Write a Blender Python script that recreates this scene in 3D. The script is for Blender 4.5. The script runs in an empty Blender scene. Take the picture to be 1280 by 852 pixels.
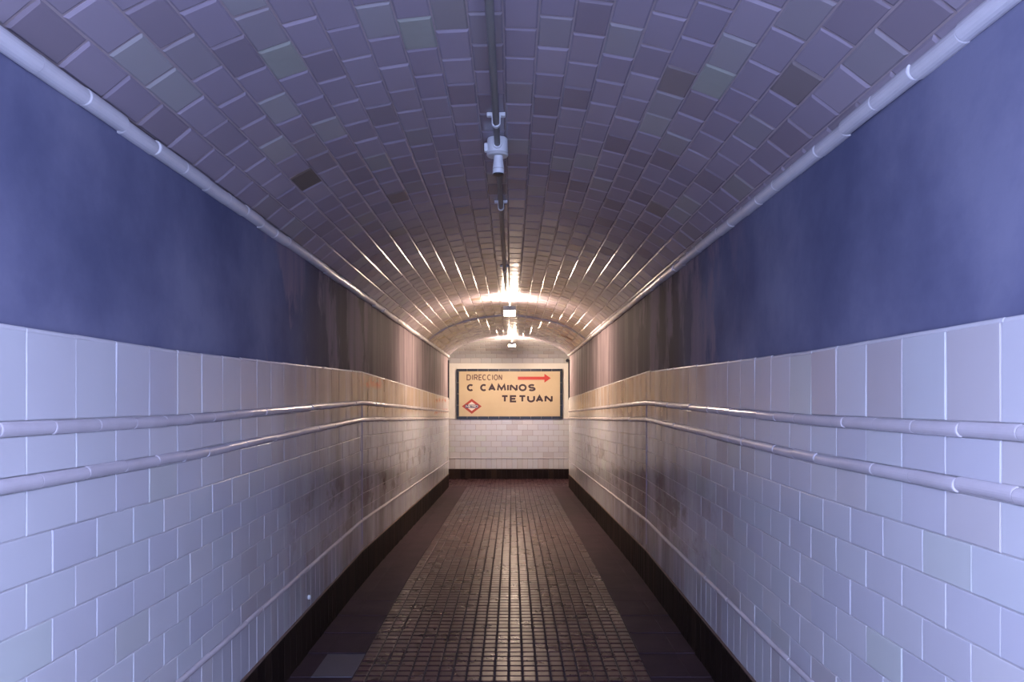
import bpy, bmesh, math, random
from mathutils import Vector, Matrix
random.seed(7)
R = random.Random(11)
scene = bpy.context.scene
C = scene.collection

# ------------------------------------------------------------------ camera, world, exposure
F_PX, X0, Y0 = 970.0, 640.0, 502.0          # focal length and vanishing point in the 1280x852 frame
CAMZ = 1.585                                # eye height over the near floor
cam_d = bpy.data.cameras.new('camera'); cam = bpy.data.objects.new('camera', cam_d); C.objects.link(cam)
cam_d.sensor_width = 36.0; cam_d.lens = F_PX / 1280.0 * 36.0
cam_d.shift_y = (Y0 - 426.0) / 1280.0
cam_d.clip_start = 0.05
cam.location = (0, 0, CAMZ); cam.rotation_euler = (math.radians(90), 0, 0)
scene.camera = cam
w = bpy.data.worlds.new('world'); scene.world = w; w.use_nodes = True
w.node_tree.nodes['Background'].inputs[0].default_value = (0.49, 0.575, 1.0, 1)      # cold light of the hall the passage opens from
w.node_tree.nodes['Background'].inputs[1].default_value = 8.6
vs = scene.view_settings
vs.view_transform = 'Standard'; vs.look = 'None'; vs.gamma = 1.0; vs.use_curve_mapping = False
vs.exposure = 0.0
COOL = (0.54, 0.62, 1.0); COOL_STRENGTH = 520.0       # lamp over the near end
WARM = (1.0, 0.75, 0.57); WARM_STRENGTH = 350.0; SIGN_LAMP_STRENGTH = 560.0       # lamps of the far passage

# ------------------------------------------------------------------ measurements (metres)
WL, WR = 1.265, 1.135                       # camera to left / right tiled face
XC = (WR - WL) / 2; HW = (WL + WR) / 2
P, H = 0.2285, 0.1215                       # tile pitch along and across
YA, YB = 0.6, 15.5                          # tiled length of the passage
YBACK = -0.55                                # open mouth of the passage, behind the eye
YE = 17.1                                   # sign wall of the cross passage
BEND = 6.55
DZ = [(-10, 0), (3.0, 0), (BEND, 0.062), (YB, -0.118), (30, -0.118)]
def dz(y):
    for (a, u), (b, v) in zip(DZ, DZ[1:]):
        if y <= b: return u + (v - u) * (y - a) / (b - a)
    return DZ[-1][1]
def dzf(y):                                  # the floor rounds the crest
    return sum(dz(y + d) for d in (-1.2, -.8, -.4, 0, .4, .8, 1.2)) / 7
def slopef(y): return (dzf(y + .05) - dzf(y - .05)) / .1
def slope(y): return (dz(y + .01) - dz(y - .01)) / .02
def zv(x):                                  # vault profile, x from the passage axis
    return CAMZ + 1.308 - .2 * x * x - .03 * x ** 6
FLOOR_E = dzf(YB)                      # floor of the cross passage

# ------------------------------------------------------------------ materials
def newmat(name):
    m = bpy.data.materials.new(name); m.use_nodes = True
    nt = m.node_tree; b = nt.nodes['Principled BSDF']
    return m, nt, b
def N(nt, kind, **kw):
    n = nt.nodes.new(kind)
    for k, v in kw.items(): setattr(n, k, v)
    return n
def math_node(nt, op, a, b=None, clamp=False):
    n = N(nt, 'ShaderNodeMath', operation=op); n.use_clamp = clamp
    for i, v in enumerate((a, b)):
        if v is None: continue
        if isinstance(v, (int, float)): n.inputs[i].default_value = v
        else: nt.links.new(v, n.inputs[i])
    return n.outputs[0]
def mix(nt, fac, a, b, blend='MIX'):
    n = N(nt, 'ShaderNodeMix', data_type='RGBA', blend_type=blend)
    for sock, v in ((n.inputs[0], fac), (n.inputs[6], a), (n.inputs[7], b)):
        if isinstance(v, (int, float)): sock.default_value = v
        elif isinstance(v, tuple): sock.default_value = v + (1,) if len(v) == 3 else v
        else: nt.links.new(v, sock)
    return n.outputs[2]
def ramp(nt, fac, stops, interp='LINEAR'):
    n = N(nt, 'ShaderNodeValToRGB'); n.color_ramp.interpolation = interp
    e = n.color_ramp.elements
    while len(e) < len(stops): e.new(0.5)
    for el, (p, c) in zip(e, stops):
        el.position = p; el.color = (c[0], c[1], c[2], 1) if isinstance(c, tuple) else (c, c, c, 1)
    nt.links.new(fac, n.inputs[0]); return n.outputs[0]
def noise(nt, scale, detail=4, vec=None, stretch=None, rough=.55):
    n = N(nt, 'ShaderNodeTexNoise'); n.inputs['Scale'].default_value = scale
    n.inputs['Detail'].default_value = detail; n.inputs['Roughness'].default_value = rough
    g = N(nt, 'ShaderNodeNewGeometry').outputs['Position']
    if stretch:
        mp = N(nt, 'ShaderNodeMapping'); mp.inputs['Scale'].default_value = stretch
        nt.links.new(g, mp.inputs[0]); g = mp.outputs[0]
    nt.links.new(g, n.inputs['Vector']); return n.outputs['Fac']
def axis(nt, k):
    s = N(nt, 'ShaderNodeSeparateXYZ'); nt.links.new(N(nt, 'ShaderNodeNewGeometry').outputs['Position'], s.inputs[0])
    return s.outputs[k]
def window(nt, v, a, b, soft):              # 1 inside [a, b], soft edges
    up = N(nt, 'ShaderNodeMapRange', interpolation_type='SMOOTHSTEP'); nt.links.new(v, up.inputs[0])
    up.inputs[1].default_value = a - soft; up.inputs[2].default_value = a + soft
    dn = N(nt, 'ShaderNodeMapRange', interpolation_type='SMOOTHSTEP'); nt.links.new(v, dn.inputs[0])
    dn.inputs[1].default_value = b - soft; dn.inputs[2].default_value = b + soft
    dn.inputs[3].default_value = 1; dn.inputs[4].default_value = 0
    return math_node(nt, 'MULTIPLY', up.outputs[0], dn.outputs[0])
def piece_random(nt):
    oi = N(nt, 'ShaderNodeObjectInfo').outputs['Random']
    isl = N(nt, 'ShaderNodeNewGeometry').outputs['Random Per Island']
    return math_node(nt, 'FRACT', math_node(nt, 'ADD', oi, isl))
def bump(nt, b, h, strength, dist=.01):
    n = N(nt, 'ShaderNodeBump'); n.inputs['Strength'].default_value = strength; n.inputs['Distance'].default_value = dist
    nt.links.new(h, n.inputs['Height']); nt.links.new(n.outputs[0], b.inputs['Normal'])
def L(nt, a, b): nt.links.new(a, b)

M = {}
def mat_wall_tile():
    m, nt, b = newmat('glazed_wall_tile')
    r = piece_random(nt)
    col = ramp(nt, r, [(0, (.57, .59, .61)), (.35, (.60, .60, .62)), (.65, (.55, .55, .60)), (.80, (.62, .61, .61)), (.90, (.51, .48, .49)), (.97, (.57, .60, .575))])
    col = mix(nt, math_node(nt, 'MULTIPLY', noise(nt, 3.0, 3), .18), col, (.42, .37, .36))
    y, z = axis(nt, 1), axis(nt, 2)
    st = noise(nt, 1.0, 5, stretch=(5, 5, .55))
    rust = math_node(nt, 'MULTIPLY', window(nt, y, 4.9, 13.5, .9), window(nt, z, CAMZ - .14, CAMZ + .4, .05))
    rust = math_node(nt, 'MULTIPLY', rust, ramp(nt, st, [(.36, .25), (.56, 1.)]))
    col = mix(nt, math_node(nt, 'MULTIPLY', rust, .7), col, (.33, .20, .125))
    d2 = noise(nt, 2.3, 6, rough=.65, stretch=(1, 1, 1.6))
    dirt = math_node(nt, 'MULTIPLY', window(nt, y, 4.6, 12.5, .8), window(nt, z, CAMZ - .98, CAMZ - .52, .12))
    dirt = math_node(nt, 'MULTIPLY', dirt, ramp(nt, d2, [(.52, 0.), (.6, 1.)]))
    col = mix(nt, math_node(nt, 'MULTIPLY', dirt, .6), col, (.20, .15, .13))
    dim_veil = math_node(nt, 'MULTIPLY', window(nt, y, 4.5, 8.7, 1.3), ramp(nt, noise(nt, 1.1, 4, stretch=(3, 3, .7)), [(.3, .2), (.65, 1.)]))  # browner middle stretch: soot stain plus light falloff put into the colour
    col = mix(nt, math_node(nt, 'MULTIPLY', dim_veil, .85), col, (.15, .105, .11))
    left = math_node(nt, 'LESS_THAN', axis(nt, 0), -1.0)                 # red paint smears on the left dado
    for ya, yb, za, zb in ((6.65, 7.5, .13, .21), (12.6, 15.0, .0, .06), (12.6, 15.2, -.20, -.14)):
        sm = math_node(nt, 'MULTIPLY', window(nt, y, ya, yb, .12), window(nt, z, CAMZ + za, CAMZ + zb, .03))
        sm = math_node(nt, 'MULTIPLY', math_node(nt, 'MULTIPLY', sm, left), ramp(nt, noise(nt, 6, 4, stretch=(1, 1, 2.5)), [(.42, 0.), (.55, 1.)]))
        col = mix(nt, math_node(nt, 'MULTIPLY', sm, .75), col, (.50, .11, .06))
    L(nt, col, b.inputs['Base Color'])
    L(nt, ramp(nt, noise(nt, 7, 3), [(.3, .18), (.7, .25)]), b.inputs['Roughness'])
    bump(nt, b, noise(nt, 9, 1), .03, .004)
    return m
def mat_vault_tile():
    m, nt, b = newmat('glazed_vault_tile')
    r = piece_random(nt)
    col = ramp(nt, r, [(0, (.31, .27, .32)), (.3, (.265, .23, .285)), (.55, (.33, .29, .34)), (.75, (.225, .19, .225)), (.88, (.29, .265, .285)), (.955, (.33, .32, .32)), (.99, (.21, .18, .18))])
    col = mix(nt, math_node(nt, 'MULTIPLY', noise(nt, 4.0, 3), .25), col, (.27, .24, .25))
    L(nt, col, b.inputs['Base Color'])
    L(nt, ramp(nt, noise(nt, 6, 3), [(.3, .16), (.7, .24)]), b.inputs['Roughness'])
    bump(nt, b, noise(nt, 9, 1), .04, .004)
    return m
def mat_plain(name, col, rough=.6, metal=0.0, var=.15, vscale=20, dark=None, bmp=0.0):
    m, nt, b = newmat(name)
    d = dark or tuple(c * .6 for c in col)
    L(nt, mix(nt, math_node(nt, 'MULTIPLY', noise(nt, vscale, 4), var * 2), col, d), b.inputs['Base Color'])
    b.inputs['Roughness'].default_value = rough; b.inputs['Metallic'].default_value = metal
    if bmp: bump(nt, b, noise(nt, vscale * 2, 3), bmp, .004)
    return m
def mat_plaster():
    m, nt, b = newmat('grey_cement_render')
    y, z = axis(nt, 1), axis(nt, 2)
    cl = noise(nt, 1.3, 6, rough=.6)
    col = ramp(nt, cl, [(.36, (.105, .115, .195)), (.5, (.145, .153, .242)), (.64, (.20, .207, .30))])
    st = noise(nt, 1.0, 6, stretch=(7, 7, .6), rough=.6)
    far = math_node(nt, 'MULTIPLY', window(nt, y, 5.6, 20, 1.3), .9)
    col = mix(nt, far, col, ramp(nt, st, [(.35, (.13, .095, .105)), (.5, (.23, .18, .185)), (.65, (.33, .275, .27))]))
    soot_shade = math_node(nt, 'MULTIPLY', window(nt, y, 5.0, 8.6, .7), ramp(nt, noise(nt, 1.0, 5, stretch=(2, 2, .35)), [(.42, 1.), (.65, .55)]))  # soot streaks plus the dim middle stretch, its shade painted into the colour
    col = mix(nt, math_node(nt, 'MULTIPLY', soot_shade, .97), col, (.06, .045, .055))
    pale = math_node(nt, 'MULTIPLY', window(nt, y, 4.0, 7.2, .3), ramp(nt, noise(nt, 1.0, 7, stretch=(1.7, 1.7, .75), rough=.62), [(.47, 0.), (.52, 1.)]))
    pale = math_node(nt, 'MULTIPLY', pale, ramp(nt, st, [(.35, .45), (.6, 1.)]))
    col = mix(nt, math_node(nt, 'MULTIPLY', pale, .75), col, (.33, .25, .285))
    L(nt, col, b.inputs['Base Color']); b.inputs['Roughness'].default_value = .7; b.inputs['Specular IOR Level'].default_value = .08
    bump(nt, b, noise(nt, 9, 6), .25, .01)
    return m
def mat_floor_tile():
    m, nt, b = newmat('worn_floor_tile')
    r = piece_random(nt)
    col = ramp(nt, r, [(0, (.042, .018, .024)), (.5, (.055, .023, .028)), (1, (.032, .015, .023))])
    wear = ramp(nt, noise(nt, 1.6, 6), [(.45, 0.), (.7, 1.)])
    col = mix(nt, math_node(nt, 'MULTIPLY', wear, .45), col, (.085, .045, .047))
    L(nt, col, b.inputs['Base Color'])
    L(nt, ramp(nt, noise(nt, 5, 5), [(.3, .24), (.7, .36)]), b.inputs['Roughness']); b.inputs['Specular IOR Level'].default_value = .10
    bump(nt, b, noise(nt, 60, 3), .10, .003)
    return m
def mat_kick():
    m, nt, b = newmat('black_skirting_tile')
    r = piece_random(nt)
    col = ramp(nt, r, [(0, (.010, .006, .006)), (.6, (.016, .010, .009)), (1, (.032, .020, .015))])
    L(nt, col, b.inputs['Base Color']); b.inputs['Roughness'].default_value = .5; b.inputs['Specular IOR Level'].default_value = .08
    return m
def mat_emit(name, col, s):
    m, nt, b = newmat(name)
    b.inputs['Base Color'].default_value = (.9, .9, .9, 1)
    b.inputs['Emission Color'].default_value = col + (1,); b.inputs['Emission Strength'].default_value = s
    return m
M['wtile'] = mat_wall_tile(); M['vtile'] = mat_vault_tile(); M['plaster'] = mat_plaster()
M['ftile'] = mat_floor_tile(); M['kick'] = mat_kick()
M['wgrout'] = mat_plain('pale_wall_grout', (.58, .56, .57), .8, var=.2, dark=(.30, .25, .23))
M['egrout'] = mat_plain('brown_wall_grout', (.30, .22, .18), .8, var=.2)
M['vgrout'] = mat_plain('pale_vault_grout', (.34, .29, .30), .7, var=.3, dark=(.19, .135, .13))
M['fgrout'] = mat_plain('floor_grout', (.028, .019, .027), .9, var=.3)
M['border'] = mat_plain('worn_cement_border', (.072, .044, .054), .62, var=.45, vscale=4, dark=(.018, .012, .016), bmp=.3)
M['border'].node_tree.nodes['Principled BSDF'].inputs['Specular IOR Level'].default_value = .06
M['patch'] = mat_plain('grey_cement_patch', (.085, .075, .09), .7, var=.2, vscale=9, bmp=.3)
M['listel'] = mat_plain('glazed_listel', (.66, .63, .66), .2, var=.3, vscale=6, dark=(.36, .31, .32))
M['trim'] = mat_plain('glazed_cornice', (.70, .70, .72), .25, var=.25, vscale=5, dark=(.40, .36, .36))
M['brownline'] = mat_plain('brown_joint', (.20, .13, .10), .6)
M['jointblue'] = mat_plain('joint_filler', (.27, .24, .36), .6)
M['pipe'] = mat_plain('grey_painted_pipe', (.20, .195, .18), .45, metal=.0, var=.2)
M['boxwhite'] = mat_plain('white_plastic', (.72, .74, .74), .35, var=.1)
M['black'] = mat_plain('black_plastic', (.012, .012, .012), .4, var=.1)
M['steel'] = mat_plain('dull_white_steel', (.5, .5, .48), .4, var=.15)
M['whitewall'] = mat_plain('white_plaster', (.78, .76, .70), .6, var=.12, vscale=5, dark=(.6, .53, .45))
M['signface'] = mat_plain('cream_sign_tile', (.66, .55, .36), .35, var=.4, vscale=2.2, dark=(.52, .38, .21))
M['signblack'] = mat_plain('black_mosaic', (.012, .013, .011), .3, var=.2)
M['letter'] = mat_plain('dark_brown_letter', (.040, .012, .010), .4, var=.1)
M['letter_thin'] = mat_plain('brown_letter', (.13, .055, .04), .4, var=.1)
M['red'] = mat_plain('red_enamel', (.50, .035, .02), .4, var=.1)
M['logored'] = mat_plain('dark_red_enamel', (.40, .05, .03), .4, var=.1)
M['logowhite'] = mat_plain('white_enamel', (.80, .72, .66), .4, var=.1)
M['logoblue'] = mat_plain('blue_enamel', (.05, .06, .16), .4, var=.1)
M['cooltube'] = mat_emit('cool_tube', COOL, COOL_STRENGTH)
M['signtube'] = mat_emit('warm_sign_tube', WARM, SIGN_LAMP_STRENGTH)
M['warmtube'] = mat_emit('warm_tube', WARM, WARM_STRENGTH)

# ------------------------------------------------------------------ helpers
def tag(o, label=None, cat=None, group=None, kind=None):
    if label: o['label'] = label
    if cat: o['category'] = cat
    if group: o['group'] = group
    if kind: o['kind'] = kind
    return o
def empty(name, loc=(0, 0, 0)):
    o = bpy.data.objects.new(name, None); o.location = loc; o.empty_display_size = .1; C.objects.link(o); return o
def link(name, me, parent=None, mw=None):
    o = bpy.data.objects.new(name, me); C.objects.link(o)
    if parent is not None:
        o.parent = parent; o.matrix_parent_inverse = Matrix.Translation(-parent.location)
    if mw is not None: o.matrix_basis = mw
    return o
def mesh(name, verts, faces, m, smooth=False):
    me = bpy.data.meshes.new(name); me.from_pydata([tuple(v) for v in verts], [], faces)
    me.materials.append(m)
    if smooth:
        for p in me.polygons: p.use_smooth = True
    me.update(); return me
def bm_mesh(name, bm, m, smooth=False, fix=True):
    if fix: bmesh.ops.recalc_face_normals(bm, faces=bm.faces)
    me = bpy.data.meshes.new(name); bm.to_mesh(me); bm.free(); me.materials.append(m)
    if smooth:
        for p in me.polygons: p.use_smooth = True
    return me
def box(bm, a, b):
    x0, y0, z0 = a; x1, y1, z1 = b
    v = [bm.verts.new(p) for p in ((x0, y0, z0), (x1, y0, z0), (x1, y1, z0), (x0, y1, z0), (x0, y0, z1), (x1, y0, z1), (x1, y1, z1), (x0, y1, z1))]
    for f in ((0, 3, 2, 1), (4, 5, 6, 7), (0, 1, 5, 4), (1, 2, 6, 5), (2, 3, 7, 6), (3, 0, 4, 7)): bm.faces.new([v[i] for i in f])
def cyl(bm, a, b, r0, r1=None, n=16, cap=True):
    a, b = Vector(a), Vector(b); r1 = r0 if r1 is None else r1
    d = (b - a).normalized(); u = d.orthogonal().normalized(); v = d.cross(u)
    ra = [bm.verts.new(a + (u * math.cos(t) + v * math.sin(t)) * r0) for t in (2 * math.pi * i / n for i in range(n))]
    rb = [bm.verts.new(b + (u * math.cos(t) + v * math.sin(t)) * r1) for t in (2 * math.pi * i / n for i in range(n))]
    for i in range(n): bm.faces.new((ra[i], ra[(i + 1) % n], rb[(i + 1) % n], rb[i]))
    if cap: bm.faces.new(ra[::-1]); bm.faces.new(rb)
def lathe(bm, org, prof, n=24, ax='z'):
    rings = []
    for r, h in prof:
        ring = []
        for i in range(n):
            t = 2 * math.pi * i / n; c, s = r * math.cos(t), r * math.sin(t)
            p = Vector((c, s, h)) if ax == 'z' else Vector((c, h, s))
            ring.append(bm.verts.new(Vector(org) + p))
        rings.append(ring)
    for A, B in zip(rings, rings[1:]):
        for i in range(n): bm.faces.new((A[i], A[(i + 1) % n], B[(i + 1) % n], B[i]))
    bm.faces.new(rings[0][::-1]); bm.faces.new(rings[-1])

# one bevelled tile: length along x, width along y, glazed face up +z at z = 0
_geo = {}
def tile_geo(l, wd, bev, dep, th):
    k = (round(l, 4), round(wd, 4), bev, dep, th)
    if k not in _geo:
        a, b = l / 2, wd / 2; v = []
        be, bs = bev if isinstance(bev, tuple) else (bev, bev)
        for ax_, bx_, z in ((a - be, b - bs, 0), (a, b, -dep), (a, b, -th)):
            v += [(-ax_, -bx_, z), (ax_, -bx_, z), (ax_, bx_, z), (-ax_, bx_, z)]
        f = [(0, 1, 2, 3)]
        for o in (0, 4):
            for i in range(4): f.append((o + i, o + 4 + i, o + 4 + (i + 1) % 4, o + (i + 1) % 4))
        _geo[k] = (v, f)
    return k, _geo[k]
_me = {}
def frame(c, t, n, tilt=0.0):
    t = Vector(t).normalized(); n = Vector(n).normalized(); s = n.cross(t).normalized(); t = s.cross(n)
    m = Matrix(((t.x, s.x, n.x, c[0]), (t.y, s.y, n.y, c[1]), (t.z, s.z, n.z, c[2]), (0, 0, 0, 1)))
    if tilt:
        m = m @ Matrix.Rotation(R.gauss(0, tilt), 4, 'X') @ Matrix.Rotation(R.gauss(0, tilt), 4, 'Y') @ Matrix.Rotation(R.gauss(0, tilt * .6), 4, 'Z')
    return m
def pix(p):
    if p[1] < .3: return None
    return X0 + F_PX * p[0] / p[1], Y0 - F_PX * (p[2] - CAMZ) / p[1]
def shown(m, l, wd):                        # pixels the piece covers in the frame
    pts = [pix(m @ Vector((sx * l / 2, sy * wd / 2, 0))) for sx, sy in ((-1, -1), (1, -1), (1, 1), (-1, 1))]
    if any(q is None for q in pts): return 0
    cx = sum(q[0] for q in pts) / 4; cy = sum(q[1] for q in pts) / 4
    if not (-60 < cx < 1340 and -60 < cy < 912): return 0
    return abs(sum(pts[i][0] * pts[(i + 1) % 4][1] - pts[(i + 1) % 4][0] * pts[i][1] for i in range(4))) / 2
def lay(items, parent, name, rest, m, limit=300):
    """items: (matrix, length, width, bevel, depth, thickness[, material]); the largest become parts, the rest one joined part"""
    order = sorted(range(len(items)), key=lambda i: -shown(items[i][0], items[i][1], items[i][2]))
    big = set(i for i in order[:limit] if shown(items[i][0], items[i][1], items[i][2]) > 12)
    V, Fc = [], []
    for i, it in enumerate(items):
        mt = it[6] if len(it) > 6 and it[6] else m
        k, (v, f) = tile_geo(*it[1:6])
        if i in big or mt is not m:
            kk = (k, mt.name)
            if kk not in _me: _me[kk] = mesh(name, v, f, mt)
            link(name, _me[kk], parent, it[0])
        else:
            o = len(V); V += [tuple(it[0] @ Vector(p)) for p in v]; Fc += [tuple(o + j for j in q) for q in f]
    if V:
        o = link(rest, mesh(rest, V, Fc, m), parent); o['kind'] = 'stuff'

YS = [YBACK, 3.0, BEND, YB]                 # stations where the ramp changes
def ribbon_slab(name, x0, x1, z0f, z1f, m, parent=None, ys=YS):
    """box swept along the ramp: x0..x1 across, z0f(y)..z1f(y) high"""
    bm = bmesh.new(); rings = []
    for y in ys: rings.append([bm.verts.new(p) for p in ((x0, y, z0f(y)), (x1, y, z0f(y)), (x1, y, z1f(y)), (x0, y, z1f(y)))])
    for A, B in zip(rings, rings[1:]):
        for i in range(4): bm.faces.new((A[i], A[(i + 1) % 4], B[(i + 1) % 4], B[i]))
    bm.faces.new(rings[0]); bm.faces.new(rings[-1][::-1])
    return link(name, bm_mesh(name, bm, m), parent)
def rel(z): return lambda y: CAMZ + z + dz(y)

# ------------------------------------------------------------------ heights of the wall courses, relative to the eye (near end)
Z_TOP = .192; Z_L1 = -.069; Z_L2 = -.211; Z_MOLD = -1.064; Z_KICK = -1.325
R_L1, R_L2, R_M = .0195, .0195, .0135
G = .0035                                    # joint
# ================================================================== WALLS
def build_wall(side):
    s = -1 if side == 'left' else 1
    face = s * (WL if s < 0 else WR)         # glazed face
    phase = 2.0215 if s < 0 else 2.031
    nrm = (-s, 0, 0)
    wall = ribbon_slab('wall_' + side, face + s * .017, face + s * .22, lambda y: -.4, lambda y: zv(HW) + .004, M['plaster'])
    tag(wall, 'long %s wall with bare grey cement band above pale glazed tile dado' % side, 'wall', kind='structure')
    bed = ribbon_slab('tile_bed', face + s * .004, face + s * .03, rel(Z_KICK - .05), rel(Z_TOP - .004), M['wgrout'], wall)
    items = []
    def course(za, zb, pitch, off, y0=YA, y1=YB, rowtilt=.0035):
        k = math.floor((y0 - phase - off) / pitch)
        while True:
            a = phase + off + k * pitch; b = a + pitch; k += 1
            if a < y0 - .001 and b < y0 + .05: continue
            a = max(a, y0); b = min(b, y1)
            if a >= y1 - .03: break
            for lim in (BEND,):
                pass
            segs = [(a, b)] if not (a < BEND - .01 and b > BEND + .01) else [(a, BEND), (BEND, b)]
            for p, q in segs:
                if q - p < .02: continue
                y = (p + q) / 2; z = CAMZ + (za + zb) / 2 + dz(y)
                m = frame((face + R.uniform(-.0008, .0008), y, z), (0, 1, slope(y)), nrm, rowtilt)
                items.append((m, round(q - p - G, 3), round(zb - za - G, 4), 0.0022, .0012, .012))
    course(Z_L1 + R_L1, Z_TOP, P, 0)
    course(Z_L2 + R_L2, Z_L1 - R_L1, P, 0)
    z = Z_L2 - R_L2; k = 0
    while z - .04 > Z_MOLD + R_M:
        zb = max(z - H, Z_MOLD + R_M); course(zb, z, P, (k % 2) * P / 2); z = zb; k += 1
    course(Z_KICK + .012, Z_MOLD - R_M, P / 2, 0)
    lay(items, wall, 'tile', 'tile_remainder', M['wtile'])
    # vertical joint where the ramp changes
    bm = bmesh.new(); box(bm, (face - s * .003, BEND - .013, CAMZ + Z_MOLD + dz(BEND) - .2), (face + s * .01, BEND + .013, CAMZ + Z_L1 + dz(BEND)))
    link('expansion_joint', bm_mesh('expansion_joint', bm, M['jointblue']), wall)
    # skirting of black tiles
    base = ribbon_slab('baseboard_' + side, face + s * .002, face + s * .03, rel(-1.72), rel(Z_KICK + .004), M['fgrout'])
    tag(base, 'black tile skirting at the foot of the %s wall' % side, 'skirting', kind='structure')
    items.clear()
    course(-1.585 - .03, Z_KICK, P / 2, 0, rowtilt=.004)
    its = [(i[0] @ Matrix.Translation((0, 0, .004)),) + i[1:] for i in items]
    lay(its, base, 'skirting_tile', 'skirting_remainder', M['kick'])
    jl = ribbon_slab('skirting_joint', face - s * .006, face + s * .02, rel(Z_KICK + .001), rel(Z_KICK + .011), M['brownline'], base)
    return wall
wall_l = build_wall('left'); wall_r = build_wall('right')

# half-round mouldings: every piece its own object
def half_round(l, r, n=10, sag=.9):
    """along x, bulging +z"""
    bm = bmesh.new(); A, B, A2, B2 = [], [], [], []
    for i in range(n + 1):
        t = math.pi * i / n; y, z = r * math.cos(t), r * sag * math.sin(t)
        A.append(bm.verts.new((-l / 2, y * .93, z * .93))); A2.append(bm.verts.new((-l / 2 + .004, y, z)))
        B2.append(bm.verts.new((l / 2 - .004, y, z))); B.append(bm.verts.new((l / 2, y * .93, z * .93)))
    for P_, Q_ in ((A, A2), (A2, B2), (B2, B)):
        for i in range(n): bm.faces.new((P_[i], Q_[i], Q_[i + 1], P_[i + 1]))
    bm.faces.new(A[::-1]); bm.faces.new(B)
    return bm
_hr = {}
def moulding(name, label, pts_fn, y0, y1, pitch, r, m, nrm, off, piece, ramped=True, jit=.0012, sag=.9, broken=()):
    root = empty(name, pts_fn(y0)); tag(root, label, 'moulding', kind='structure')
    k = math.floor((y0 - off) / pitch); seq = []
    while off + k * pitch < y1 - .03:
        a, b = max(off + k * pitch, y0), min(off + (k + 1) * pitch, y1); k += 1
        if a < BEND - .01 and b > BEND + .01: seq += [(a, BEND), (BEND, b)]
        else: seq.append((a, b))
    for a, b in seq:
        if b - a < .02: continue
        y = (a + b) / 2; ln = round(b - a - .0006, 3); key = (ln, r, m.name, sag)
        if key not in _hr: _hr[key] = bm_mesh(piece, half_round(ln, r, sag=sag), m, smooth=False)
        c = Vector(pts_fn(y)) + Vector((R.gauss(0, jit), 0, R.gauss(0, jit)))
        pa, pb = Vector(pts_fn(a)), Vector(pts_fn(b))
        link(piece, _hr[key], root, frame(c, pb - pa, nrm, .004))
    return root
n_trim = 1
for s, side in ((-1, 'left'), (1, 'right')):
    face = s * (WL if s < 0 else WR); ph = 2.06 if s < 0 else 1.95
    for zc, r, word, pc in ((Z_L1, R_L1, 'upper half-round tile rail along the dado of the %s wall', 'rail_piece'),
                            (Z_L2, R_L2, 'lower half-round tile rail along the dado of the %s wall', 'rail_piece'),
                            (Z_MOLD, R_M, 'thin half-round tile moulding low on the %s wall above the skirting', 'moulding_piece')):
        moulding('trim_%d' % n_trim, word % side, lambda y, f=face, z=zc, s=s: (f + s * .001, y, CAMZ + z + dz(y)), YA, YB, P, r, M['listel'], (-s, 0, 0), ph + R.uniform(0, .15), pc)
        n_trim += 1
    moulding('trim_%d' % n_trim, 'shiny rounded top edge of the tile dado on the %s wall' % side, lambda y, f=face, s=s: (f + s * .005, y, CAMZ + Z_TOP - .004 + dz(y)), YA, YB, P, .0075, M['trim'], (-s, 0, .9), 2.0215, 'edge_piece', jit=.0006)
    n_trim += 1
    zt = CAMZ + (.902 if s < 0 else .932)
    moulding('trim_%d' % n_trim, 'white half-round cornice where the vault meets the %s wall' % side,
             lambda y, f=face, z=zt, s=s: (f + s * .006, y, z), YA, YB, P, .028, M['trim'], (-s, 0, -.35), ph, 'cornice_piece', jit=.002, sag=1.1)
    n_trim += 1
    # narrow black strip standing in for the shade at the wall's end corner
    bm = bmesh.new(); box(bm, (face - s * .012, YB - .02, CAMZ + .05), (face + s * .02, YB + .004, CAMZ + .83))
    o = link('trim_%d' % n_trim, bm_mesh('corner_shade', bm, M['black'])); n_trim += 1
    tag(o, 'narrow black strip standing in for corner shade at the far end of the %s wall' % side, 'corner strip', kind='structure')

# ================================================================== VAULT
NS = 400
arc = [(0.0, -HW)]
for i in range(1, NS + 1):
    xa = -HW + 2 * HW * (i - 1) / NS; xb = -HW + 2 * HW * i / NS
    arc.append((arc[-1][0] + math.hypot(xb - xa, zv(xb) - zv(xa)), xb))
LEN = arc[-1][0]
def at_arc(sv):
    sv = min(max(sv, 0), LEN); lo, hi = 0, NS
    while hi - lo > 1:
        mid = (lo + hi) // 2
        if arc[mid][0] <= sv: lo = mid
        else: hi = mid
    (sa, xa), (sb, xb) = arc[lo], arc[hi]
    return xa + (xb - xa) * (sv - sa) / (sb - sa)
def vnorm(x):
    d = -.4 * x - .18 * x ** 5; return Vector((d, 0, -1)).normalized()      # towards the room
SEAM = 11.75
def vdrop(y): return 0.0 if y < SEAM else -.016
bm = bmesh.new()
prof = [at_arc(LEN * i / 44) for i in range(45)]
inner, outer = [], []
for y in (YBACK, YB + .05):
    inner.append([bm.verts.new((XC + x - vnorm(x).x * .005, y, zv(x) + .005)) for x in prof])
    outer.append([bm.verts.new((XC + x, y, zv(0) + .35)) for x in prof])
    for rows, zz in ((inner[-1], zv(HW) + .005), (outer[-1], zv(0) + .35)):       # shoulders resting on the walls
        rows.insert(0, bm.verts.new((XC - HW - .25, y, zz))); rows.append(bm.verts.new((XC + HW + .25, y, zz)))
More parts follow.
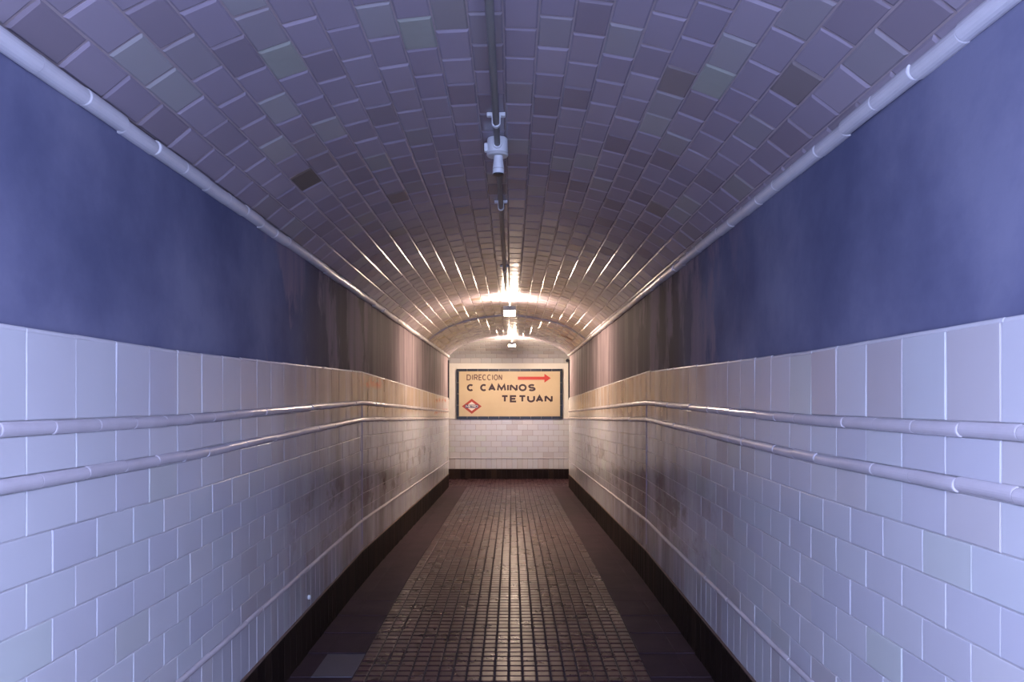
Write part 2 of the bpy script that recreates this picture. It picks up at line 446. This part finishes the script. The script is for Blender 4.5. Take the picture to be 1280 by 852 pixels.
for i in range(46):
    bm.faces.new((inner[0][i], inner[0][i + 1], inner[1][i + 1], inner[1][i]))
    bm.faces.new((outer[0][i], outer[1][i], outer[1][i + 1], outer[0][i + 1]))
    for e in (0, 1): bm.faces.new((inner[e][i], outer[e][i], outer[e][i + 1], inner[e][i + 1]))
for i in (0, 46): bm.faces.new((inner[0][i], inner[1][i], outer[1][i], outer[0][i]))
ceil = link('ceiling', bm_mesh('ceiling', bm, M['vgrout']))
tag(ceil, 'low barrel vault of bevelled lilac-white tiles', 'vault', kind='structure')
s_mid = LEN / 2 + .035; PW = .1205
k0 = math.floor((0 - s_mid) / PW); items = []; strip = 0
DULL = mat_plain('dull_brown_tile', (.15, .115, .09), .6, var=.2)
GREEN = mat_plain('greenish_grey_tile', (.33, .34, .30), .3, var=.2)
REDT = mat_plain('red_stained_tile', (.45, .13, .08), .4, var=.5, vscale=14, dark=(.5, .36, .28))
special = []
while True:
    sa, sb = s_mid + k0 * PW, s_mid + (k0 + 1) * PW; k0 += 1; strip += 1
    if sa >= LEN - .03: break
    sa, sb = max(sa, 0.0), min(sb, LEN)
    if sb - sa < .03: continue
    x = at_arc((sa + sb) / 2); n = vnorm(x); off = 2.50 + (strip % 2) * P / 2 + R.uniform(-.012, .012)
    k = math.floor((YA - off) / P)
    while True:
        a = off + k * P; b = a + P; k += 1
        if a >= YB - .03: break
        a, b = max(a, YA), min(b, YB)
        for p, q in ([(a, b)] if not (a < SEAM - .01 and b > SEAM + .01) else [(a, SEAM), (SEAM, b)]):
            if q - p < .03: continue
            y = (p + q) / 2
            m = frame(Vector((XC + x, y, zv(x) + vdrop(y))) + n * R.uniform(-.001, .0012), (0, 1, 0), n, .006)
            items.append([m, round(q - p - .0035, 3), round(sb - sa - .0035, 4), (.011, .0065), .0050, .014 if y < SEAM else .024, None])
def recolour(px, py, mt):                    # a tile of another colour, found by the place it is seen at
    best = min(items, key=lambda it: (lambda q: (q[0] - px) ** 2 + (q[1] - py) ** 2 if q else 1e9)(pix(it[0].translation)))
    best[6] = mt
for q in ((380, 222), (577, 379), (590, 377)): recolour(q[0], q[1], DULL)
for q in ((905, 90), (520, 25), (348, 60)): recolour(q[0], q[1], GREEN)
for q in ((705, 420), (714, 424)): recolour(q[0], q[1], REDT)
lay([tuple(i) for i in items], ceil, 'tile', 'tile_remainder', M['vtile'])

# ================================================================== FLOOR
fl = ribbon_slab('floor', -WL - .1, WR + .1, lambda y: -.45, lambda y: dzf(y) - .004, M['fgrout'], ys=[YBACK] + [1.5 + .25 * i for i in range(57)])
tag(fl, 'dark brown floor of small worn square tiles sloping away', 'floor', kind='structure')
items = []; T = .0805
xs0 = -WL + .36; ncol = int((WR - .34 - xs0) / T)
row = 0; y = 1.2
while y < YB - .02:
    for c in range(ncol):
        xx = xs0 + (c + .5) * T
        m = frame((xx, y + T / 2, dzf(y + T / 2) + R.uniform(-.0008, .0008)), (0, 1, slopef(y + T / 2)), (0, 0, 1), .0045)
        items.append((m, round(T - .007, 4), round(T - .009, 4), .005, .003, .008))
    y += T; row += 1
lay(items, fl, 'tile', 'tile_remainder', M['ftile'])
items = []
for xa, xb in ((-WL, -WL + .125), (-WL + .125, xs0), (xs0 + ncol * T, WR - .12), (WR - .12, WR)):
    y = 1.2
    while y < YB - .05:
        ln = .4; b = min(y + ln, YB); yy = (y + b) / 2
        m = frame(((xa + xb) / 2, yy, dzf(yy) + R.uniform(-.0004, .0004)), (0, 1, slopef(yy)), (0, 0, 1), .0005)
        patch = M['patch'] if (xa == -WL + .125 and 4.3 < yy < 4.8) else None
        items.append((m, round(b - y - .0006, 4), round(xb - xa - .002, 4), .001, .0006, .006, patch)); y = b
lay(items, fl, 'border_slab', 'border_remainder', M['border'])

# ================================================================== CROSS PASSAGE WITH THE SIGN WALL
XE = 3.6
bm = bmesh.new(); box(bm, (-XE, YE + .008, -.5), (XE, YE + .25, CAMZ + 1.5))
we = link('wall_end', bm_mesh('wall_end', bm, M['whitewall']))
tag(we, 'end wall of the cross passage, white plaster above pale tiles', 'wall', kind='structure')
bm = bmesh.new(); box(bm, (-XE, YE + .004, FLOOR_E - .05), (XE, YE + .03, CAMZ - .375)); link('tile_bed', bm_mesh('tile_bed', bm, M['egrout']), we)
items = []; ke = []
def end_course(za, zb, pitch, off, out, d=0.0):
    k = math.floor((-2.2 - off) / pitch)
    while off + k * pitch < 2.2:
        xx = off + (k + .5) * pitch; k += 1
        out.append((frame((xx, YE - d, CAMZ + (za + zb) / 2), (1, 0, 0), (0, -1, 0), .004), round(pitch - .005, 4), round(zb - za - .005, 4), .003, .0022, .012))
Z0, Z1, Z2 = -.375, -1.234, -1.485
for k in range(7): end_course(Z0 + (Z1 - Z0) * (k + 1) / 7, Z0 + (Z1 - Z0) * k / 7, P, (k % 2) * P / 2, items)
end_course(Z2 + .01, Z1 - .014, P / 2, 0, items)
lay(items, we, 'tile', 'tile_remainder', M['wtile'])
bm = bmesh.new(); box(bm, (-XE, YE - .001, FLOOR_E - .1), (XE, YE + .02, CAMZ + Z2 + .004))
be = link('baseboard_end', bm_mesh('baseboard_end', bm, M['fgrout'])); tag(be, 'black tile skirting under the sign wall', 'skirting', kind='structure')
end_course(FLOOR_E - CAMZ - .02, Z2, P / 2, 0, ke, .004); lay(ke, be, 'skirting_tile', 'skirting_remainder', M['kick'])
for zc, word in ((Z0, 'thin tile rail on the end wall under the sign'), (Z1 - .006, 'thin tile moulding low on the end wall above the skirting')):
    root = empty('trim_%d' % n_trim, (0, YE, CAMZ + zc)); n_trim += 1; tag(root, word, 'moulding', kind='structure')
    me = bm_mesh('rail_piece', half_round(P - .001, .012), M['listel'])
    for k in range(-10, 10): link('rail_piece', me, root, frame(((k + .5) * P, YE, CAMZ + zc), (1, 0, 0), (0, -1, 0), .003))
bm = bmesh.new(); box(bm, (-XE, YB, FLOOR_E - .3), (XE, YE + .2, FLOOR_E - .004))
fe = link('floor_cross', bm_mesh('floor_cross', bm, M['fgrout'])); tag(fe, 'strip of brown tiled floor in front of the sign wall', 'floor', kind='structure')
items = []
for r_ in range(int((YE - YB) / T)):
    for c in range(40):
        items.append((frame((-1.7 + c * T + .02, YE - .045 - r_ * T, FLOOR_E), (0, 1, 0), (0, 0, 1), .0045), round(T - .007, 4), round(T - .009, 4), .005, .003, .008))
lay(items, fe, 'tile', 'tile_remainder', M['ftile'])
# half barrel over the cross passage, courses running sideways
def cprof(t):                                # t 0 at the sign wall, 1 over the passage mouth
    a = t * math.pi / 2; return YE - (YE - YB) * (1 - math.cos(a)), CAMZ + .846 + (zv(0) - CAMZ - .846 + .02) * math.sin(a)
bm = bmesh.new(); pr = [cprof(i / 16) for i in range(17)]
ra = [[bm.verts.new((x, y + .006, z + .006)) for y, z in pr] + [bm.verts.new((x, YB, CAMZ + 1.6)), bm.verts.new((x, YE + .25, CAMZ + 1.6)), bm.verts.new((x, YE + .25, CAMZ + .85))] for x in (-XE, XE)]
nn = len(ra[0])
for i in range(nn): bm.faces.new((ra[0][i], ra[0][(i + 1) % nn], ra[1][(i + 1) % nn], ra[1][i]))
bm.faces.new(ra[0]); bm.faces.new(ra[1][::-1])
ce = link('ceiling_cross', bm_mesh('ceiling_cross', bm, M['vgrout'])); tag(ce, 'tiled vault over the cross passage in front of the sign', 'vault', kind='structure')
items = []; t = 0.0; row = 0
while t < .985:
    y, z = cprof(t); t2 = t
    while t2 < 1 and math.hypot(cprof(t2)[0] - y, cprof(t2)[1] - z) < .12: t2 += .002
    y2, z2 = cprof(min(t2, 1)); n = Vector((0, -(z2 - z), (y2 - y))).normalized()
    if n.z > 0: n = -n
    for k in range(-8, 8):
        xx = (k + .5 + (row % 2) * .5) * P
        items.append((frame((xx, (y + y2) / 2, (z + z2) / 2), (1, 0, 0), n, .006), round(P - .005, 3), round(math.hypot(y2 - y, z2 - z) - .006, 3), .008, .0045, .014))
    t = t2; row += 1
lay(items, ce, 'tile', 'tile_remainder', M['wtile'])
for s, side in ((-1, 'left'), (1, 'right')):
    f = s * (WL if s < 0 else WR)
    bm = bmesh.new(); box(bm, (min(f + s * .2, s * XE), YB - .15, -.5), (max(f + s * .2, s * XE), YB, CAMZ + 1.5))
    o = link('wall_cross_' + side, bm_mesh('wall', bm, M['whitewall'])); tag(o, 'wall of the cross passage round the %s corner' % side, 'wall', kind='structure')
    bm = bmesh.new(); box(bm, (s * XE, YB - .1, -.5), (s * (XE + .1), YE + .2, CAMZ + 1.5))
    o = link('wall_cross_end_' + side, bm_mesh('wall', bm, M['whitewall'])); tag(o, 'far closing wall of the cross passage on the %s' % side, 'wall', kind='structure')

# ================================================================== SIGN
def ex(px): return (px - X0) * YE / F_PX
def ez(py): return CAMZ - (py - Y0) * YE / F_PX
sx0, sx1, sz0, sz1 = ex(570.8), ex(703), ez(523.2), ez(460.9)
SY = YE - .028
sign = empty('direction_sign', ((sx0 + sx1) / 2, YE, sz0))
tag(sign, 'cream direction sign with black border, brown lettering and red arrow on end wall', 'sign')
bm = bmesh.new(); box(bm, (sx0 + .01, SY, sz0 + .01), (sx1 - .01, YE + .01, sz1 - .01)); link('panel', bm_mesh('panel', bm, M['signface']), sign)
BW = .054
def border(a, b, vertical, xz):
    n = max(1, round((b - a) / .24)); l = (b - a) / n
    k, (v, f) = tile_geo(round(l - .004, 4), BW, .004, .003, .02)
    me = mesh('border_tile', v, f, M['signblack'])
    for i in range(n):
        c = a + (i + .5) * l
        p = (xz, SY - .008, c) if vertical else (c, SY - .008, xz)
        link('border_tile', me, sign, frame(p, (0, 0, 1) if vertical else (1, 0, 0), (0, -1, 0), .004))
border(sx0, sx1, False, sz1 - BW / 2); border(sx0, sx1, False, sz0 + BW / 2)
border(sz0 + BW, sz1 - BW, True, sx0 + BW / 2); border(sz0 + BW, sz1 - BW, True, sx1 - BW / 2)
def arcp(cx, cy, rx, ry, a0, a1, n=18): return [(cx + rx * math.cos(math.radians(a0 + (a1 - a0) * i / n)), cy + ry * math.sin(math.radians(a0 + (a1 - a0) * i / n))) for i in range(n + 1)]
GL = {
 'C': [arcp(.5, .5, .5, .5, 48, 312)], 'O': [arcp(.5, .5, .5, .5, 0, 360, 28)],
 'D': [[(0, 0), (0, 1), (.45, 1)] + arcp(.45, .5, .55, .5, 90, -90) + [(0, 0)]],
 'I': [[(.5, 0), (.5, 1)]], 'R': [[(0, 0), (0, 1), (.5, 1)] + arcp(.5, .73, .45, .27, 90, -90) + [(0, .46)], [(.45, .46), (.95, 0)]],
 'E': [[(1, 1), (0, 1), (0, 0), (1, 0)], [(0, .5), (.85, .5)]],
 'N': [[(0, 0), (0, 1)], [(.03, 1), (.97, 0)], [(1, 0), (1, 1)]], 'A': [[(0, 0), (.5, 1), (1, 0)], [(.2, .32), (.8, .32)]],
 'M': [[(0, 0), (.12, 1), (.5, .18), (.88, 1), (1, 0)]],
 'S': [arcp(.5, .74, .42, .26, 35, 270, 14) + arcp(.5, .24, .46, .24, 90, -150, 14)],
 'T': [[(0, 1), (1, 1)], [(.5, 1), (.5, 0)]], 'U': [[(0, 1), (0, .42)] + arcp(.5, .42, .5, .42, 180, 360, 14) + [(1, 1)]],
}
def stroke(bm, pts, th, y0, y1):
    pts = [Vector(p) for p in pts]; pts = [p for i, p in enumerate(pts) if i == 0 or (p - pts[i - 1]).length > 1e-5]
    closed = (pts[0] - pts[-1]).length < 1e-4
    n = len(pts)
    def d(i, j): return (pts[j] - pts[i]).normalized()
    rows = []
    for i in range(n):
        a = d(i - 1, i) if i > 0 else (d(n - 2, 0) if closed else None)
        b = d(i, i + 1) if i < n - 1 else (d(0, 1) if closed else None)
        if a is None: a = b
        if b is None: b = a
        t = (a + b); t = t.normalized() if t.length > .05 else a
        nv = Vector((-t.y, t.x)); cs = max(.45, abs(nv.dot(Vector((-a.y, a.x)))))
        e = th / 2 / cs
        c = pts[i]
        rows.append((c + nv * e, c - nv * e))
    vv = []
    for l, r in rows: vv.append([bm.verts.new((p.x, yy, p.y)) for yy in (y0, y1) for p in (l, r)])
    for A, B in zip(vv, vv[1:]):
        for q in ((0, 1), (1, 3), (3, 2), (2, 0)): bm.faces.new((A[q[0]], B[q[0]], B[q[1]], A[q[1]]))
    if not closed:
        for A in (vv[0], vv[-1]): bm.faces.new((A[0], A[1], A[3], A[2]))
def word(name, spec, ytop, ybot, th, m, parent, y=SY - .004, conv=True):
    """spec: (letter, left px, right px); one mesh per letter"""
    for ch, a, b in spec:
        bm = bmesh.new(); xa, xb = (ex(a - .35) + th / 2, ex(b + .35) - th / 2); za, zb = ez(ybot) + th / 2, ez(ytop) - th / 2
        if ch == 'I': xa, xb = ex(a), ex(b)
        for pl in GL[ch]: stroke(bm, [(xa + (xb - xa) * u, za + (zb - za) * v) for u, v in pl], th, y, SY + .002)
        link(name, bm_mesh(name, bm, m), parent)
word('letter', [('D', 583.7, 588.6), ('I', 590, 591.6), ('R', 592.8, 597.2), ('E', 598.6, 602.2), ('C', 603.2, 608), ('C', 609.3, 614), ('I', 615, 616.6), ('O', 617.6, 622.2), ('N', 623.6, 627.4)], 467.8, 475.2, .021, M['letter_thin'], sign)
word('letter', [('C', 584, 592.6), ('C', 600.6, 609), ('A', 610.6, 619.4), ('M', 621.4, 632.4), ('I', 634, 636), ('N', 637.4, 646.7), ('O', 648.6, 658), ('S', 660, 669.4)], 479.8, 488.8, .041, M['letter'], sign)
word('letter', [('T', 626.7, 635.4), ('E', 637.6, 646), ('T', 648.4, 657.4), ('U', 659.2, 668.4), ('A', 669.8, 678.8), ('N', 680.9, 690.4)], 493.7, 502.7, .041, M['letter'], sign)
def poly(name, pts, m, y0, y1, parent):
    bm = bmesh.new(); A = [bm.verts.new((x, y0, z)) for x, z in pts]; B = [bm.verts.new((x, y1, z)) for x, z in pts]
    n = len(pts); bm.faces.new(A); bm.faces.new(B[::-1])
    for i in range(n): bm.faces.new((A[i], B[i], B[(i + 1) % n], A[(i + 1) % n]))
    return link(name, bm_mesh(name, bm, m), parent)
E = lambda l: [(ex(a), ez(b)) for a, b in l]
poly('arrow', E([(647.3, 470.6), (680.4, 470.6), (680.4, 467), (688.3, 472.5), (680.4, 478), (680.4, 474.5), (647.3, 474.5)]), M['red'], SY - .005, SY + .002, sign)
cx, cy = 589.8, 507.6
em = poly('emblem', E([(cx - 12.3, cy), (cx, cy - 9.4), (cx + 12.3, cy), (cx, cy + 9.4)]), M['logored'], SY - .004, SY + .002, sign)
em['label'] = 'red diamond emblem with white centre and blue name bar'
poly('emblem_centre', E([(cx - 7.6, cy), (cx, cy - 5.9), (cx + 7.6, cy), (cx, cy + 5.9)]), M['logowhite'], SY - .007, SY, em)
poly('name_bar', E([(cx - 8.2, cy - 2.1), (cx + 8.2, cy - 2.1), (cx + 8.2, cy + 2.1), (cx - 8.2, cy + 2.1)]), M['logoblue'], SY - .010, SY, em)
word('letter', [('M', cx - 7.2, cx - 3.8), ('E', cx - 3.2, cx - 1.2), ('T', cx - .8, cx + 1.6), ('R', cx + 2.0, cx + 4.2), ('O', cx + 4.4, cx + 7.4)], cy - 1.5, cy + 1.5, .009, M['logowhite'], em, y=SY - .013)

# ================================================================== CONDUIT, BOX, LAMPS
PX, PZ = -.072, CAMZ + 1.262
for ya, yb, word in ((-.5, 3.79, 'grey conduit pipe under the vault crown between the viewer and junction box'),
                     (3.913, 8.9, 'grey conduit pipe under the vault crown from junction box to lamp')):
    bm = bmesh.new(); cyl(bm, (PX, ya, PZ), (PX, yb, PZ), .0145, n=20)
    o = link('conduit_pipe', bm_mesh('conduit_pipe', bm, M['pipe'])); tag(o, word, 'pipe')
def clip(y, label):
    root = empty('pipe_clip', (PX, y, PZ)); tag(root, label, 'pipe clip', 'clips holding the conduit pipe')
    bm = bmesh.new()
    for i in range(10):
        a0, a1 = math.pi * (1 + i / 10), math.pi * (1 + (i + 1) / 10)
        q = [(PX + r * math.cos(a), PZ + r * math.sin(a)) for a in (a0, a1) for r in (.0148, .0195)]
        vs_ = [bm.verts.new((x, yy, z)) for yy in (y - .012, y + .012) for x, z in q]
        for f in ((0, 1, 3, 2), (4, 6, 7, 5), (1, 5, 7, 3), (0, 2, 6, 4)): bm.faces.new([vs_[j] for j in f])
    link('strap', bm_mesh('strap', bm, M['boxwhite']), root)
    for sx in (-1, 1):
        bm = bmesh.new(); box(bm, (PX + sx * .0148, y - .012, PZ), (PX + sx * .020, y + .012, zv(PX - XC) + .002)); link('strap_arm', bm_mesh('strap_arm', bm, M['boxwhite']), root)
        bm = bmesh.new(); box(bm, (PX + sx * .020, y - .014, zv(PX - XC) - .016), (PX + sx * .042, y + .014, zv(PX - XC) + .002))
        bmesh.ops.bevel(bm, geom=bm.edges[:], offset=.003, segments=1, affect='EDGES'); link('foot', bm_mesh('foot', bm, M['boxwhite']), root)
clip(3.52, 'white clip on the conduit just before the round junction box')
clip(5.05, 'small white clip on the conduit beyond the junction box')
clip(7.45, 'clip on the conduit nearest the glowing lamp')
# junction box with hanging lamp socket
jy, jx = 3.86, PX
jb = empty('junction_box', (jx, jy, PZ - .02)); tag(jb, 'white round junction box with hanging lamp socket on the conduit', 'junction box')
bm = bmesh.new(); lathe(bm, (jx, jy, PZ), [(.050, .045), (.052, .04), (.052, -.03), (.049, -.034)], 28); link('body', bm_mesh('body', bm, M['boxwhite'], smooth=False), jb)
bm = bmesh.new(); lathe(bm, (jx, jy, PZ), [(.054, -.028), (.054, -.036), (.050, -.042)], 28); link('lid', bm_mesh('lid', bm, M['steel']), jb)
bm = bmesh.new(); cyl(bm, (jx, jy - .07, PZ), (jx, jy - .045, PZ), .0205, n=14); link('cable_gland', bm_mesh('cable_gland', bm, M['boxwhite']), jb)
bm = bmesh.new(); box(bm, (jx - .066, jy - .022, PZ - .022), (jx - .047, jy + .01, PZ + .02)); bmesh.ops.bevel(bm, geom=bm.edges[:], offset=.004, segments=1, affect='EDGES'); link('side_boss', bm_mesh('side_boss', bm, M['boxwhite']), jb)
bm = bmesh.new(); lathe(bm, (jx + .004, jy, PZ), [(.022, -.042), (.023, -.06), (.0285, -.10), (.0285, -.128)], 24); sk = link('lamp_socket', bm_mesh('lamp_socket', bm, M['boxwhite'], smooth=False), jb)
bm = bmesh.new(); lathe(bm, (jx + .004, jy, PZ), [(.0292, -.103), (.0292, -.107)], 24); link('ring', bm_mesh('ring', bm, M['steel']), sk)
bm = bmesh.new(); lathe(bm, (jx + .004, jy, PZ), [(.0265, -.127), (.0265, -.135)], 24); link('socket_mouth', bm_mesh('socket_mouth', bm, M['black']), sk)

def lamp(y0, y1, x, z, m, label):
    root = empty('fluorescent_lamp', (x, (y0 + y1) / 2, z)); tag(root, label, 'lamp', 'bare fluorescent lamps along the vault')
    bm = bmesh.new(); box(bm, (x - .02, y0 - .04, z + .03), (x + .02, y1 + .04, z + .065)); bmesh.ops.bevel(bm, geom=bm.edges[:], offset=.005, segments=1, affect='EDGES')
    link('housing', bm_mesh('housing', bm, M['steel']), root)
    for ya, yb in ((y0 - .03, y0), (y1, y1 + .03)):
        bm = bmesh.new(); box(bm, (x - .075, ya, z + .004), (x + .075, yb, z + .058)); link('lampholder', bm_mesh('lampholder', bm, M['steel']), root)
    for yy in (y0 + .15, y1 - .15):
        bm = bmesh.new(); cyl(bm, (x, yy, z + .065), (x, yy, zv(x - XC) + .004), .008, n=8); link('bracket', bm_mesh('bracket', bm, M['steel']), root)
    for sx in (-1, 1):
        bm = bmesh.new(); cyl(bm, (x + sx * .05, y0, z + .03), (x + sx * .05, y1, z + .03), .019, n=10)
        link('tube', bm_mesh('tube', bm, m, smooth=True), root)
lamp(-.48, .12, -.03, CAMZ + .72, M['cooltube'], 'cold bluish fluorescent lamp overhead at the near end of the passage')
lamp(9.4, 10.0, -.03, CAMZ + 1.10, M['warmtube'], 'nearer warm glowing fluorescent lamp under the vault ahead')
lamp(15.25, 15.85, -.0, CAMZ + 1.12, M['signtube'], 'farther warm glowing fluorescent lamp close to the sign')

# ------------------------------------------------------------------ small things
cx_, cz_ = WR - .03, CAMZ + (Y0 - 450.5) * YB / F_PX
cb = empty('cable_box', (cx_, YB - .05, cz_)); tag(cb, 'tiny black box by the right corner above the sign', 'box')
bm = bmesh.new(); lathe(bm, (cx_, YB - .06, cz_), [(.03, -.03), (.035, -.02), (.035, .05)], 14, ax='y'); link('body', bm_mesh('body', bm, M['black']), cb)
bm = bmesh.new(); box(bm, (cx_, YB - .05, cz_ - .012), (WR + .02, YB - .02, cz_ + .012)); link('bracket', bm_mesh('bracket', bm, M['black']), cb)
# wall plug low on the left wall
yp = F_PX * WL / (X0 - 385.5); zp = CAMZ - (746 - Y0) * yp / F_PX
wp = empty('wall_plug', (-WL, yp, zp)); tag(wp, 'small grey wall plug low on the left wall above the skirting', 'wall plug')
bm = bmesh.new(); cyl(bm, (-WL - .005, yp, zp), (-WL + .012, yp, zp), .014, n=12); link('body', bm_mesh('body', bm, M['boxwhite']), wp)
bm = bmesh.new(); cyl(bm, (-WL + .010, yp, zp), (-WL + .016, yp, zp), .006, n=8); link('screw', bm_mesh('screw', bm, M['steel']), wp)
